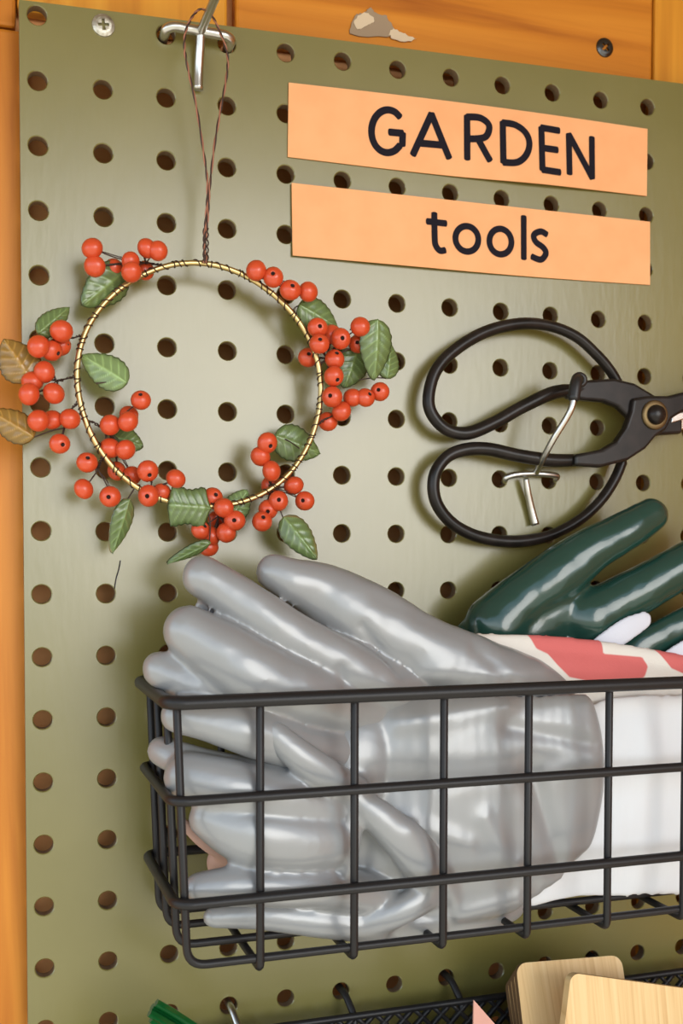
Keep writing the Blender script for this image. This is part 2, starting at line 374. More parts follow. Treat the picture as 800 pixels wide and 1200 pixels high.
# ------------------------------------------------------------------ lettered cards
def card(corners, cat_label, dfun, strokes, sw):
    """corners TL, TR, BR, BL in px; dfun(u, v) distance from the board; strokes: letters as lists of px polylines"""
    TL, TR, BR, BL = [Vector(at(*c, 0.0006)) for c in corners]
    def P(u, v, extra=0.0):
        p = (TL * (1 - u) + TR * u) * (1 - v) + (BL * (1 - u) + BR * u) * v
        sag = cat_label[2](u, v)
        return Vector((p.x, -dfun(u, v) - extra, p.z + sag))
    t = empty('lettered_card', cat_label[0], 'card', P(0.5, 0.5), 'lettered cards on the pegboard')
    b = MB(); nu, nv = 28, 6
    front = [P(i / nu, j / nv) for j in range(nv + 1) for i in range(nu + 1)]
    back = [p + Vector((0, 0.0005, 0)) for p in front]
    idx = lambda i, j: j * (nu + 1) + i
    N = len(front); fs = []
    for j in range(nv):
        for i in range(nu):
            q = (idx(i, j), idx(i + 1, j), idx(i + 1, j + 1), idx(i, j + 1)); fs.append(q); fs.append(tuple(N + k for k in reversed(q)))
    edge = [idx(i, 0) for i in range(nu + 1)] + [idx(nu, j) for j in range(1, nv + 1)] + [idx(i, nv) for i in range(nu - 1, -1, -1)] + [idx(0, j) for j in range(nv - 1, 0, -1)]
    b.add(front + back, fs); ne = len(edge)
    b.add([front[k] for k in edge] + [back[k] for k in edge], [(i, (i + 1) % ne, ne + (i + 1) % ne, ne + i) for i in range(ne)]); b.build('paper', M_card, t)
    # letters: flat ink ribbons laid on the card (uv by inverting the bilinear corners)
    e1, e2 = (TR - TL), (BL - TL)
    G = np.array([[e1.x, e2.x], [e1.z, e2.z]]); Gi = np.linalg.inv(G)
    for letter in strokes:
        b = MB(); lift = 0.00022
        for st in letter:
            closed = st[0] == 'o'
            pts = [at(x, y, 0.001) for x, y in (st[1:] if closed else st)]
            pl = cr([(p.x, p.z) for p in pts], 6, closed) if len(pts) > 2 else [np.array((p.x, p.z)) for p in (pts[0].lerp(pts[1], k / 6) for k in range(7))]
            n = len(pl); L = []; Rr = []; w = sw / 2
            for i in range(n):
                a = pl[(i - 1) % n] if closed or i else pl[i]; c = pl[(i + 1) % n] if closed or i < n - 1 else pl[i]
                tt = (c - a) / max(1e-9, np.linalg.norm(c - a)); nn = np.array([-tt[1], tt[0]])
                L.append(pl[i] + nn * w); Rr.append(pl[i] - nn * w)
            def on(q):
                u, v = Gi @ (np.array([q[0], q[1]]) - np.array([TL.x, TL.z]))
                return Vector((q[0], -dfun(min(max(u, 0), 1), min(max(v, 0), 1)) - lift, q[1]))
            vs = [on(q) for q in L] + [on(q) for q in Rr]
            fs = [(i, (i + 1) % n, n + (i + 1) % n, n + i) for i in range(n if closed else n - 1)]
            b.add(vs, fs)
            if not closed:                                   # rounded pen ends
                for end, s in ((0, -1), (n - 1, 1)):
                    c = pl[end]; tt = pl[min(end + 1, n - 1)] - pl[max(end - 1, 0)]; tt = tt / np.linalg.norm(tt) * s; nn = np.array([-tt[1], tt[0]])
                    fan = [on(c + (nn * math.cos(a) + tt * math.sin(a) * 0.45) * w) for a in [math.pi * k / 8 for k in range(9)]]
                    b.add(fan, [tuple(range(9))])
            lift += 0.00002
        b.build('letter', M_ink, t)
Z1 = lambda x, y: (400 + x / 2, y / 2)
def zz(*pts): return [Z1(*p) for p in pts]
def ell(cx, cy, rx, ry, a0, a1, n=12, tilt=0.0):
    out = []
    for k in range(n + 1):
        a = math.radians(a0 + (a1 - a0) * k / n); out.append((cx + rx * math.cos(a), cy - ry * math.sin(a) + tilt * rx * math.cos(a)))
    return out
garden = [
    [zz(*ell(108, 308, 38, 50, 42, 318, 14)), zz((142, 341), (143, 313)), zz((143, 313), (112, 310))],
    [zz((210, 268), (167, 363)), zz((210, 268), (251, 371)), zz((184, 336), (237, 341))],
    [zz((293, 273), (293, 374)), zz((293, 275), (322, 277), (341, 290), (344, 306), (332, 324), (293, 327)), zz((318, 327), (345, 378))],
    [zz((376, 288), (376, 383)), zz((376, 289), (404, 294), (428, 312), (437, 338), (429, 366), (408, 383), (376, 383))],
    [zz((466, 301), (466, 401)), zz((466, 301), (507, 308)), zz((466, 349), (502, 354)), zz((466, 401), (507, 407))],
    [zz((530, 410), (530, 317)), zz((530, 317), (584, 419)), zz((584, 419), (584, 324))]]
tools = [
    [zz((216, 501), (216, 552), (218, 576), (228, 589), (240, 588)), zz((199, 520), (243, 525))],
    [['o'] + zz(*ell(292, 561, 27, 30, 0, 330, 11, 0.05))],
    [['o'] + zz(*ell(371, 567, 26, 30, 0, 330, 11, 0.05))],
    [zz((426, 508), (426, 607))],
    [zz((480, 550), (466, 543), (450, 551), (454, 567), (472, 581), (478, 595), (466, 609), (445, 602))]]
card([(338, 97), (757, 152), (757, 230), (337, 184)],
     ('peach paper card lettered GARDEN in black capitals, upper of the two cards', None, lambda u, v: 0.0016 * math.sin(math.pi * u) * (1 - v) * 0.6 - 0.0022 * math.sin(math.pi * min(1, u * 1.1)) * v * 0.3),
     lambda u, v: 0.0009 + 0.0022 * v * math.exp(-((u - 0.68) / 0.2) ** 2) + 0.0008 * (1 - v) * u, garden, 0.0031)
card([(341, 215), (761, 260), (761, 334), (342, 300)],
     ('peach paper card lettered tools in black lowercase, lower of the two cards', None, lambda u, v: -0.0008 * math.sin(math.pi * u) * v),
     lambda u, v: 0.0009 + 0.0012 * v * math.exp(-((u - 0.3) / 0.25) ** 2) + 0.0006 * (1 - u), tools, 0.0029)

# ------------------------------------------------------------------ berry wreath
RC = Vector((0.0623, -0.018, -0.1447)); RX, RZ = 0.0494, 0.0488
wr = empty('berry_wreath', 'gold wire wreath with red-orange berry beads and green glass leaves, hung by a thread', 'wreath', RC)
def ringpt(a, rad=0.0): 
    ca, sa = math.cos(a), math.sin(a)
    return Vector((RC.x + (RX + rad) * ca, RC.y + 0.0018 * sa, RC.z + (RZ + rad) * sa))
b = MB(); tube(b, [ringpt(2 * math.pi * k / 120, 0.0003 * math.sin(5 * k * math.pi / 60)) for k in range(120)], 0.00112, 10, closed=True)
tag(b.build('ring', M_brass, wr), 'golden wire ring')
b = MB(); pts = []; turns = 92; per = 9
for k in range(turns * per + 1):
    s = k / (turns * per); a = 2 * math.pi * (s + 0.0035 * math.sin(2 * math.pi * s * 23) + 0.002 * math.sin(2 * math.pi * s * 57)); w = 2 * math.pi * k / per
    ca, sa = math.cos(a), math.sin(a)
    p = ringpt(a, 0.0003 * math.sin(5 * a)); rr = 0.00132
    pts.append(p + Vector((ca, 0, sa)) * rr * math.cos(w) + Vector((0, 1, 0)) * rr * math.sin(w))
tube(b, pts, 0.00026, 5, round_caps=False); b.build('winding_wire', M_darkwire, wr)
# beads: sphere with a sunk stringing hole on its +Z pole
def bead_mesh():
    b = MB(); n = 16; prof = [(0.0, 0.55, 1), (0.17, 0.6, 1), (0.2, 0.90, 1)] + [(math.sin(a), math.cos(a) * 0.96, 0) for a in [0.30, 0.55, 0.85, 1.15, 1.45, 1.75, 2.05, 2.35, 2.65, 2.95]]
    rows = []
    for (q, z, _) in prof[1:]:
        rows.append([(q * math.cos(2 * math.pi * k / n), q * math.sin(2 * math.pi * k / n), z) for k in range(n)])
    vs = [p for row in rows for p in row]; fs = []; ms = []
    for i in range(len(rows) - 1):
        for k in range(n): fs.append((i * n + k, i * n + (k + 1) % n, (i + 1) * n + (k + 1) % n, (i + 1) * n + k)); ms.append(1 if i < 1 else 0)
    fs.append(tuple(range(n))); ms.append(1); fs.append(tuple(reversed(range((len(rows) - 1) * n, len(rows) * n)))); ms.append(0)
    me = bpy.data.meshes.new('berry'); me.from_pydata(vs, [], fs); me.materials.append(M_berry); me.materials.append(M_beadhole)
    me.polygons.foreach_set('material_index', ms); me.polygons.foreach_set('use_smooth', [True] * len(fs))
    bm = bmesh.new(); bm.from_mesh(me); bmesh.ops.recalc_face_normals(bm, faces=bm.faces); bm.to_mesh(me); bm.free(); return me
BEAD = bead_mesh()
# clusters: anchor on the ring (px) ; beads (px, py, radius px, distance from board in mm[, hole dx, dy])
CL = [
 ((200, 311), [(108, 291, 12, 19), (111, 312, 12, 18), (133, 314, 11, 13), (153, 306, 11, 20), (154, 319, 12, 23), (172, 291, 11.5, 20), (185, 294, 11.5, 22), (170, 317, 11, 11)]),
 ((95, 388), [(72, 388, 12.5, 23), (45, 406, 12.5, 23), (61, 411, 12, 20, 1, 0.6), (71, 405, 12, 15)]),
 ((87, 440), [(52, 436, 12, 20), (38, 447, 12, 18), (34, 462, 12.5, 23), (63, 461, 12, 22)]),
 ((91, 470), [(45, 493, 12.5, 22), (61, 492, 12, 17), (82, 491, 12, 20), (70, 520, 11.5, 20, .3, .2)]),
 ((100, 490), [(165, 469, 12, 22, -.2, -.7), (151, 486, 11, 14), (150, 494, 12, 24), (129, 498, 12, 20), (129, 525, 12, 17), (147, 527, 12, 20), (137, 552, 11.5, 10), (155, 557, 11, 13)]),
 ((118, 535), [(102, 542, 12, 21, 0, -.5), (98, 573, 12, 21), (129, 582, 12, 23, -.3, 0.1)]),
 ((165, 578), [(173, 552, 12.5, 22, 0.1, .6), (174, 581, 12.5, 23, -.3, 0.1), (189, 577, 11, 18), (206, 561, 11.5, 22)]),
 ((258, 597), [(249, 583, 12, 17, .2, -.3), (262, 595, 12, 23), (275, 610, 12.5, 23, -.3, 0), (265, 624, 12, 20), (235, 621, 11.5, 18, .5, -.6), (247, 628, 12, 15), (244, 641, 12, 12), (255, 608, 11, 11)]),
 ((315, 585), [(313, 519, 12.5, 22, 0.2, .5), (305, 535, 12, 19), (318, 552, 12.5, 21), (317, 569, 12, 11), (344, 569, 12, 17), (357, 587, 12, 19, -.6, 0), (326, 587, 12, 22, -.2, -.1), (314, 597, 12, 19, -.3, .3), (307, 611, 12, 22, -.1, -.5)]),
 ((285, 320), [(300, 317, 12.5, 21), (320, 325, 12.5, 22, -.3, -.2), (340, 340, 12.5, 22, 0, -.3), (361, 342, 12.5, 20)]),
 ((373, 430), [(372, 384, 12, 21, 0, 0), (374, 403, 12.5, 24, -.2, -.4), (389, 392, 12, 16), (399, 397, 12.5, 21, -.1, .1), (361, 419, 12, 11, -.2, -.3), (392, 421, 12, 19, 0, -.7), (422, 383, 12.5, 23), (419, 403, 11, 16, -.4, 0), (391, 441, 12.5, 22, .2, .6), (389, 465, 12.5, 22, -.6, 0)]),
 ((376, 500), [(413, 466, 11.5, 19), (428, 466, 12, 21, .3, -.4), (445, 459, 12, 20, -.6, -.1), (400, 482, 12, 19), (384, 494, 12, 14)]),
]
def toring(p):
    a = math.atan2(p.z - RC.z, p.x - RC.x); return a
for anchor, beads in CL:
    A = at(*anchor, 0.018); aa = toring(A); A = ringpt(aa)
    wire = MB(); ctr = sum((at(q[0], q[1], q[3] / 1000 - 0.003) for q in beads), Vector()) / len(beads)
    hub = ctr.lerp(A, 0.45); hub.y = max(hub.y, -0.021)
    for off in (0.0, math.pi):                                  # two strands twisted together
        pts = []
        for k in range(25):
            s = k / 24; p = A.lerp(hub, s); w = s * 22 + off
            pts.append(p + Vector((math.cos(w), math.sin(w), math.sin(w * 0.7) * .6)) * 0.00045)
        tube(wire, pts, 0.00027, 5)
    for q in beads:
        P = at(q[0], q[1], q[3] / 1000)
        rad = q[2] * (0.4615 - q[3] / 1000) / 1300 * 1.03
        ob = bpy.data.objects.new('berry', BEAD); link(ob, wr); ob.location = P - RC
        ob.scale = (rad * random.uniform(.95, 1.03), rad * random.uniform(.95, 1.03), rad * random.uniform(.88, .98))
        if len(q) > 4: dirv = Vector((q[4], -1.0, -q[5])).normalized()
        else:
            dirv = Vector((random.uniform(-1, 1), random.uniform(0.1, 1), random.uniform(-1, 1))).normalized()
        ob.rotation_euler = dirv.to_track_quat('Z', 'Y').to_euler()
        near = min(range(40), key=lambda k: (ringpt(aa + (k - 20) * 0.02) - P).length)
        mid = hub.lerp(P, 0.5) + Vector((random.uniform(-1, 1), 0.4, random.uniform(-1, 1))) * 0.0012
        tube(wire, cr([tuple(hub), tuple(mid), tuple(P)], 5), 0.00026, 5)
        tube(wire, cr([tuple(hub), tuple(mid + Vector((.0006, 0, .0006))), tuple(P)], 5), 0.00022, 5)
    wire.build('stem_wire', M_darkwire, wr)

def leaf(base, tip, width, d0, d1, m, shape=0.0, curl=0.0015, roll=0.0):
    """pressed glass leaf: base/tip px, width px"""
    B, T = at(*base, d0), at(*tip, d1)
    ax = (T - B); L = ax.length; ax.normalize(); side = ax.cross(Vector((0, -1, 0))).normalized(); nr = side.cross(ax).normalized()
    if nr.y > 0: nr = -nr
    side = side * math.cos(roll) + nr * math.sin(roll); nr = ax.cross(side); nr = -nr if nr.y > 0 else nr
    wid = width * 1.12 * (0.46 - d0) / 1300 / 2; curl *= 0.45; rel = []
    nu, nv = 40, 20; F = []; Bk = []
    for i in range(nu + 1):
        s = i / nu
        prof = math.sin(math.pi * min(1, s ** (0.78 + shape * 0.0))) ** (0.62) * (1 - 0.25 * s)
        if shape > 0: prof = min(1, 6 * s, 9 * (1.02 - s)) * (0.92 + .08 * math.sin(s * 9))
        prof *= 1 + 0.03 * math.cos(s * 48)
        for j in range(nv + 1):
            v = j / nv * 2 - 1
            vk = max(0, math.cos((s * 6.0 - abs(v) * 1.3) * 2 * math.pi)) ** 6 * (1 - abs(v) ** 4); vein = 0.00028 * vk
            mid = 0.00045 * math.exp(-(v / 0.1) ** 2)
            hgt = curl * (1 - v * v) + curl * 0.8 * math.sin(math.pi * s)
            th = 0.0006 * (1 - abs(v) ** 3) + 0.0002; rel.append(max(0, min(1, 0.4 + 0.45 * max(vk, math.exp(-(v / 0.09) ** 2)) - 0.5 * (abs(v) ** 10 + (max(0, s - .93) / .07) ** 2))))
            c = B + ax * (L * s) + side * (wid * prof * v)
            F.append(c + nr * (hgt + th + vein + mid)); Bk.append(c + nr * (hgt - th))
    idx = lambda i, j: i * (nv + 1) + j; N = len(F); fs = []
    for i in range(nu):
        for j in range(nv):
            q = (idx(i, j), idx(i + 1, j), idx(i + 1, j + 1), idx(i, j + 1)); fs.append(q); fs.append(tuple(N + k for k in reversed(q)))
    edge = [idx(i, 0) for i in range(nu + 1)] + [idx(nu, j) for j in range(1, nv + 1)] + [idx(i, nv) for i in range(nu - 1, -1, -1)] + [idx(0, j) for j in range(nv - 1, 0, -1)]
    for a, c in zip(edge, edge[1:] + edge[:1]): fs.append((a, c, N + c, N + a))
    b = MB(); b.add(F + Bk, fs)
    o = b.build('leaf', m, wr); at_ = o.data.attributes.new('refract_tint', 'FLOAT', 'POINT'); at_.data.foreach_set('value', rel + rel)
    w = MB(); A = ringpt(toring(B)); A2 = B + (A - B) * min(1, 0.012 / max(1e-6, (A - B).length))
    tube(w, cr([tuple(B + ax * 0.0003), tuple(B.lerp(A2, .5) + Vector((0.0006, 0.0005, 0.0008))), tuple(A2)], 5), 0.00028, 5); w.build('leaf_wire', M_darkwire, o)
    return o
leaf((146, 316), (95, 358), 46, .013, .016, M_leaf, 0, .0012, .3)
leaf((44, 392), (81, 361), 26, .019, .016, M_leaf)
tag(leaf((36, 446), (4, 398), 46, .017, .015, M_leaf_amber), 'amber brown glass leaf')
leaf((149, 450), (95, 417), 40, .018, .013, M_leaf_pale)
tag(leaf((40, 513), (-14, 481), 36, .018, .015, M_leaf_amber), 'amber and green glass leaf')
leaf((134, 512), (168, 524), 30, .010, .013, M_leaf)
leaf((150, 584), (130, 648), 27, .018, .015, M_leaf, 0, .001, .4)
leaf((247, 596), (196, 592), 44, .020, .021, M_leaf, 1)
leaf((246, 634), (195, 659), 17, .022, .018, M_leaf, 0, .001, .5)
tag(leaf((270, 606), (289, 574), 32, .011, .010, M_leaf_pale), 'pale clear green glass leaf')
leaf((321, 511), (374, 532), 44, .012, .010, M_leaf)
leaf((331, 606), (371, 656), 36, .018, .022, M_leaf)
leaf((349, 358), (395, 386), 40, .014, .012, M_leaf)
leaf((441, 374), (437, 446), 42, .024, .020, M_leaf)
leaf((452, 444), (456, 402), 30, .019, .017, M_leaf)
leaf((417, 410), (402, 455), 44, .012, .011, M_leaf)
# hanging thread looped over the peg hook's arm
th = MB()
loop = [(242, 308, .0185), (240, 290, .0185), (240, 270, .0185), (242, 245, .0185), (243, 215, .0185), (238, 175, .0183), (229, 120, .018), (220, 80, .0178), (216, 55, .0178), (218, 35, .018), (225, 20, .0188), (233, 11.5, .0195), (241, 12, .0195), (249, 20, .019), (257, 36, .0182), (266, 62, .0178), (266, 85, .0178), (260, 120, .018), (252, 165, .0182), (246, 215, .0185), (244, 245, .0185), (242, 270, .0187), (240, 290, .0187), (239, 308, .0187)]
P0 = [Vector(tuple(p)) for p in cr([tuple(at(*p)) for p in loop], 6)]
for off in (0, math.pi):
    tube(th, [p + Vector((math.cos(i * 1.1 + off), math.sin(i * 1.1 + off), 0)) * 0.00030 for i, p in enumerate(P0)], 0.00034, 6, mi=0 if off else 1)
th.build('hanging_thread', [M_copper, M_darkwire], wr)
k = MB()
for off in (0, 2, 4): tube(k, [at(241 + 3 * math.sin(s * 9 + off), 268 + s * 38, .0187) + Vector((0, math.cos(s * 9 + off) * .0008, 0)) for s in [q / 20 for q in range(21)]], 0.0003, 5)
k.build('thread_twist', M_darkwire, wr)

# ------------------------------------------------------------------ garden shears
sh = empty('garden_shears', 'black steel garden shears with two large loop handles, hanging from a peg hook', 'shears', at(690, 500, 0.010))
Zs = lambda x, y: (480 + x / 2.5, 350 + y / 2.5)
up = [(560, 268), (490, 268), (420, 276), (330, 317), (250, 362), (170, 394), (108, 383), (66, 340), (55, 288), (76, 212), (130, 152), (220, 98), (320, 74), (410, 80), (488, 112), (548, 165), (585, 208), (608, 246)]
lo = [(590, 455), (520, 470), (420, 474), (320, 460), (230, 441), (160, 443), (106, 466), (72, 520), (75, 590), (115, 650), (180, 690), (260, 709), (340, 709), (420, 690), (500, 646), (560, 590), (600, 530), (622, 478)]
def handle(pts, d0, d1):
    n = len(pts); P = [tuple(at(*Zs(*p), d0 + (d1 - d0) * i / (n - 1))) + ((0.0012 if i == 0 else 0.0026 if i == 1 else 0.0031 if i < 3 else 0.0030 if i < 6 else 0.00275 if i < 13 else 0.00255 - 0.00005 * i * .1),) for i, p in enumerate(pts)]
    q = cr(P, 6); b = MB(); tube(b, q, [float(p[3]) for p in q], 14); return b
o1 = handle(up, 0.0125, 0.0075); 
o2 = handle(lo, 0.0125, 0.0085)
def plate(px, d, th, mbx):
    pts = [at(*Zs(*p), d) for p in px]; prism(mbx, pts, Vector((0, -1, 0)), th)
pu = MB(); plate(smooth_u := [(462, 253), (520, 238), (600, 233), (660, 247), (720, 283), (800, 335), (800, 395), (730, 400), (668, 384), (640, 345), (612, 318), (570, 302), (520, 298), (462, 291)], 0.0146, 0.0046, pu)
o = o1.build('upper_handle', M_steelblack, sh); bevel(pu.build('upper_shank', M_steelblack, sh, smooth=False), 0.0014, 3)
pl = MB(); plate([(485, 456), (565, 441), (606, 417), (634, 376), (650, 330), (656, 291), (700, 284), (760, 284), (800, 274), (900, 250), (1060, 225), (1060, 262), (900, 310), (800, 332), (768, 352), (752, 384), (722, 404), (692, 440), (640, 474), (560, 494), (485, 490)], 0.0172, 0.0050, pl)
o2.build('lower_handle', M_steelblack, sh); bevel(pl.build('lower_shank', M_steelblack, sh, smooth=False), 0.0014, 3)
bl = MB(); plate([(752, 366), (800, 352), (900, 330), (1060, 300), (1060, 330), (900, 365), (800, 384), (748, 392)], 0.0138, 0.0028, bl); tag(bevel(bl.build('blade', M_blade, sh, smooth=False), 0.0005), 'bright steel cutting blade')
bl = MB(); plate([(770, 338), (800, 332), (900, 312), (1060, 268), (1060, 305), (900, 332), (800, 354), (766, 364)], 0.0150, 0.002, bl); tag(bevel(bl.build('blade_back', M_zinc, sh, smooth=False), 0.0004), 'grey ground bevel of the blade')
pv = at(*Zs(716, 341), 0.0172)
def disc(mbx, c, prof, n=28):
    vs = []; fs = []
    for (q, dy) in prof:
        for k in range(n): a = 2 * math.pi * k / n; vs.append((c.x + q * math.cos(a), c.y - dy, c.z + q * math.sin(a)))
    m = len(prof)
    for i in range(m - 1):
        for k in range(n): fs.append((i * n + k, i * n + (k + 1) % n, (i + 1) * n + (k + 1) % n, (i + 1) * n + k))
    fs.append(tuple(range((m - 1) * n, m * n))); mbx.add(vs, fs)
b = MB(); disc(b, pv, [(0.0068, 0), (0.0068, 0.0008), (0.0062, 0.0013), (0.0050, 0.0013)]); b.build('washer', M_washer, sh)
b = MB(); disc(b, pv, [(0.0046, 0.001), (0.0046, 0.002), (0.0041, 0.0033), (0.0031, 0.0042), (0.0018, 0.0047), (0.0004, 0.0049)]); b.build('rivet', M_steelblack, sh)

# ------------------------------------------------------------------ black wire basket
BX0, BX1 = 0.0385, 0.335; DB, DF = 0.009, 0.080
ZT, ZM, ZL, ZBt = -0.2640, -0.2985, -0.3350, -0.3585
bk = empty('wire_basket', 'black wire basket hung on the pegboard and filled with gloves', 'basket', ((BX0 + BX1) / 2, -DF / 2, ZBt))
def taper(z): return 0.0035 * max(0.0, (ZT - z) / (ZT - ZBt))
def hoop(z, rad, zb=None):
    x0, x1 = BX0 + taper(z) - 0.0012, BX1 - taper(z) + .0012; q = 0.006; out = []
    for cx, cy, a0 in ((x1 - q, -DF + q, -90), (x1 - q, -DB - q, 0), (x0 + q, -DB - q, 90), (x0 + q, -DF + q, 180)):
        for k in range(7):
            a = math.radians(a0 + 15 * k); out.append((cx + q * math.cos(a), cy + q * math.sin(a), z))
    b = MB(); 
    # add points on the long sides so frames stay stable
    tube(b, out, rad, 12, closed=True); return b
tag(hoop(ZT, 0.0026).build('rim', M_black, bk), 'thicker top rim wire')
hoop(ZM, 0.0019).build('rail', M_black, bk); hoop(ZL, 0.0020).build('rail', M_black, bk)
def fillet(pts, q=0.007, n=6):
    P = [Vector(p) for p in pts]; out = [P[0]]
    for i in range(1, len(P) - 1):
        a = (P[i - 1] - P[i]).normalized(); c = (P[i + 1] - P[i]).normalized()
        A, Cc = P[i] + a * q, P[i] + c * q
        for k in range(n + 1):
            s = k / n; out.append(A * (1 - s) ** 2 + P[i] * 2 * s * (1 - s) + Cc * s * s)
    out.append(P[-1]); return out
wr_r = 0.00155
for y in (-0.0125, -0.031, -0.0535, -0.0755):                      # four wires down the left side, under, and up the right side
    b = MB(); i = 0.0026
    tube(b, fillet([(BX0 + i, y, ZT), (BX0 + i + .0035, y, ZBt), (BX1 - i - .0035, y, ZBt), (BX1 - i, y, ZT)]), wr_r, 10); b.build('wire', M_black, bk)
for X in [0.0708 + 0.0358 * k for k in range(8)]:                   # wires down the front, under and up the back
    b = MB(); tube(b, fillet([(X, -DF + .0030, ZT), (X, -DF + .0030, ZBt - .0034), (X, -DB - .002, ZBt - .0034), (X, -DB - .002, ZT)], 0.003, 4), wr_r, 10); b.build('wire', M_black, bk)
for X in (0.0535, 0.2055):                                               # hook tabs at the back, plugged in the holes
    b = MB(); hx = round(X / PITCH) * PITCH
    tube(b, fillet([(hx, 0.004, -0.3299), (hx, -DB + .003, -0.3299), (hx, -DB, -0.343)], 0.003, 4), 0.0018, 10); b.build('back_hook', M_black, bk)

# ------------------------------------------------------------------ gloves: swept volumes fused into one skin
def blob(name, chains, m, parent, voxel=0.0013, smooth=8, wrinkle=0.0, wscale=0.02, seed=0, post=None):
    bm = bmesh.new()
    proto = bmesh.new(); bmesh.ops.create_icosphere(proto, subdivisions=3, radius=1.0); pv_ = [v.co.copy() for v in proto.verts]
    pf_ = [[v.index for v in f.verts] for f in proto.faces]; proto.free()
    V = []; F = []
    for ch in chains:
        sc = ch[0] if isinstance(ch[0], tuple) else (1.0, ch[0], 1.0); step = 0.16 if sc[0] == 1 else 0.35 * sc[0]; pts = []
        for (px, py, d, rp) in ch[1:]:
            p = at(px, py, d / 1000); pts.append((p.x, p.y, p.z, rp * (0.4615 - d / 1000) / 1300))
        q = cr(pts, 12); last = None
        for p in q:
            c = Vector(p[:3]); rr = max(0.001, p[3])
            if last is not None and (c - last).length < rr * step: continue
            last = c; b0 = len(V)
            V += [(c.x + v.x * rr * sc[0], c.y + v.y * rr * sc[1], c.z + v.z * rr * sc[2]) for v in pv_]; F += [tuple(k + b0 for k in f) for f in pf_]
    o0 = parent_loc(parent)
    me = bpy.data.meshes.new('tmp'); me.from_pydata([tuple(Vector(v) - o0) for v in V], [], F)
    ob = bpy.data.objects.new('tmp', me); COL.objects.link(ob)
    r_ = ob.modifiers.new('r', 'REMESH'); r_.mode = 'VOXEL'; r_.voxel_size = voxel; r_.use_smooth_shade = True
    s_ = ob.modifiers.new('s', 'SMOOTH'); s_.factor = 0.5; s_.iterations = smooth
    dg = bpy.context.evaluated_depsgraph_get(); ev = ob.evaluated_get(dg)
    res = bpy.data.meshes.new_from_object(ev)
    bpy.data.objects.remove(ob); bpy.data.meshes.remove(me)
    res.name = name
    n = len(res.vertices); co = np.empty(n * 3); res.vertices.foreach_get('co', co); co = co.reshape(-1, 3)
    nr = np.empty(n * 3); res.vertices.foreach_get('normal', nr); nr = nr.reshape(-1, 3)
    if wrinkle or post:
        for i in range(n):
            w = Vector(co[i] + np.array(o0)); h = 0.0
            if wrinkle: h += wrinkle * (noise.noise(Vector((w.x, w.y * .6, w.z)) / wscale + Vector((seed, 0, 0))) + 0.4 * noise.noise(w / (wscale * .4) + Vector((seed, 5, 0))))
            if post: h += post(w)
            co[i] += nr[i] * h
        res.vertices.foreach_set('co', co.ravel())
    res.materials.clear(); res.materials.append(m)
    res.polygons.foreach_set('use_smooth', [True] * len(res.polygons)); res.update()
    o = bpy.data.objects.new(name, res); link(o, parent); return o

def folds(lines):
    """soft dents and ridges along lines drawn on the cloth: (x0, y0, x1, y1, height mm, half width mm)"""
    L = []
    for x0, y0, x1, y1, hh, sg in lines:
        a, b_ = at(x0, y0, 0.06), at(x1, y1, 0.06); L.append((a.x, a.z, b_.x - a.x, b_.z - a.z, hh / 1000, sg / 1000))
    def f(w):
        h = 0.0
        for ax, az, dx, dz, hh, sg in L:
            t = max(0, min(1, ((w.x - ax) * dx + (w.z - az) * dz) / (dx * dx + dz * dz))); q = ((w.x - ax - t * dx) ** 2 + (w.z - az - t * dz) ** 2) / (sg * sg)
            if q < 9: h += hh * math.exp(-q)
        return h
    return f
gA = empty('work_glove', 'upper grey coated work glove with red and white cuff, lying over the basket rim', 'glove', at(480, 800, 0.055), 'pair of grey gloves in the basket')
blob('coated_hand', [
    (0.8, (320, 671, 44, 23), (345, 682, 45, 29), (378, 696, 43, 38), (429, 725, 44, 46), (490, 760, 46, 48), (560, 788, 48, 46), (620, 808, 46, 42), (650, 822, 46, 36)),
    (0.6, (325, 696, 38, 12), (370, 725, 38, 16), (430, 760, 40, 20)),
    (0.6, (236, 712, 46, 10), (280, 735, 48, 13), (340, 765, 48, 16)),
    (0.95, (238, 676, 50, 26), (275, 699, 52, 29), (330, 737, 54, 32), (390, 772, 55, 32), (440, 800, 51, 36), (500, 826, 40, 40)),
    (0.95, (222, 740, 56, 32), (262, 768, 58, 40), (310, 797, 58, 44), (370, 815, 55, 42), (420, 828, 48, 40), (470, 840, 36, 40)),
    (0.95, (188, 784, 52, 22), (215, 797, 54, 24), (260, 812, 55, 28), (330, 832, 52, 30), (410, 845, 40, 34)),
    (0.9, (210, 838, 62, 22), (250, 846, 64, 27), (305, 862, 64, 31), (360, 878, 58, 30), (410, 880, 50, 30), (460, 885, 36, 32)),
    (0.6, (430, 800, 44, 46), (520, 815, 42, 52), (600, 822, 40, 48)),
], M_glove, gA, 0.0010, 14, wrinkle=0.0008, wscale=0.022, seed=2, post=folds([(396, 782, 400, 806, -0.5, 1.8), (450, 700, 560, 750, -0.7, 3.5), (500, 790, 640, 790, 0.9, 4), (430, 735, 470, 790, -1.0, 2.0), (560, 760, 600, 800, -0.6, 3)]))
cuffA = blob('printed_cuff', [
    (0.42, (560, 808, 43, 56), (640, 818, 43, 68), (720, 830, 43, 72), (800, 845, 43, 74), (880, 856, 42, 76)),
    (0.5, (545, 754, 43, 14), (600, 757, 43, 18), (700, 768, 43, 22), (800, 786, 43, 22)),
], M_print, gA, 0.0014, 10, wrinkle=0.0006, wscale=0.03, seed=5)
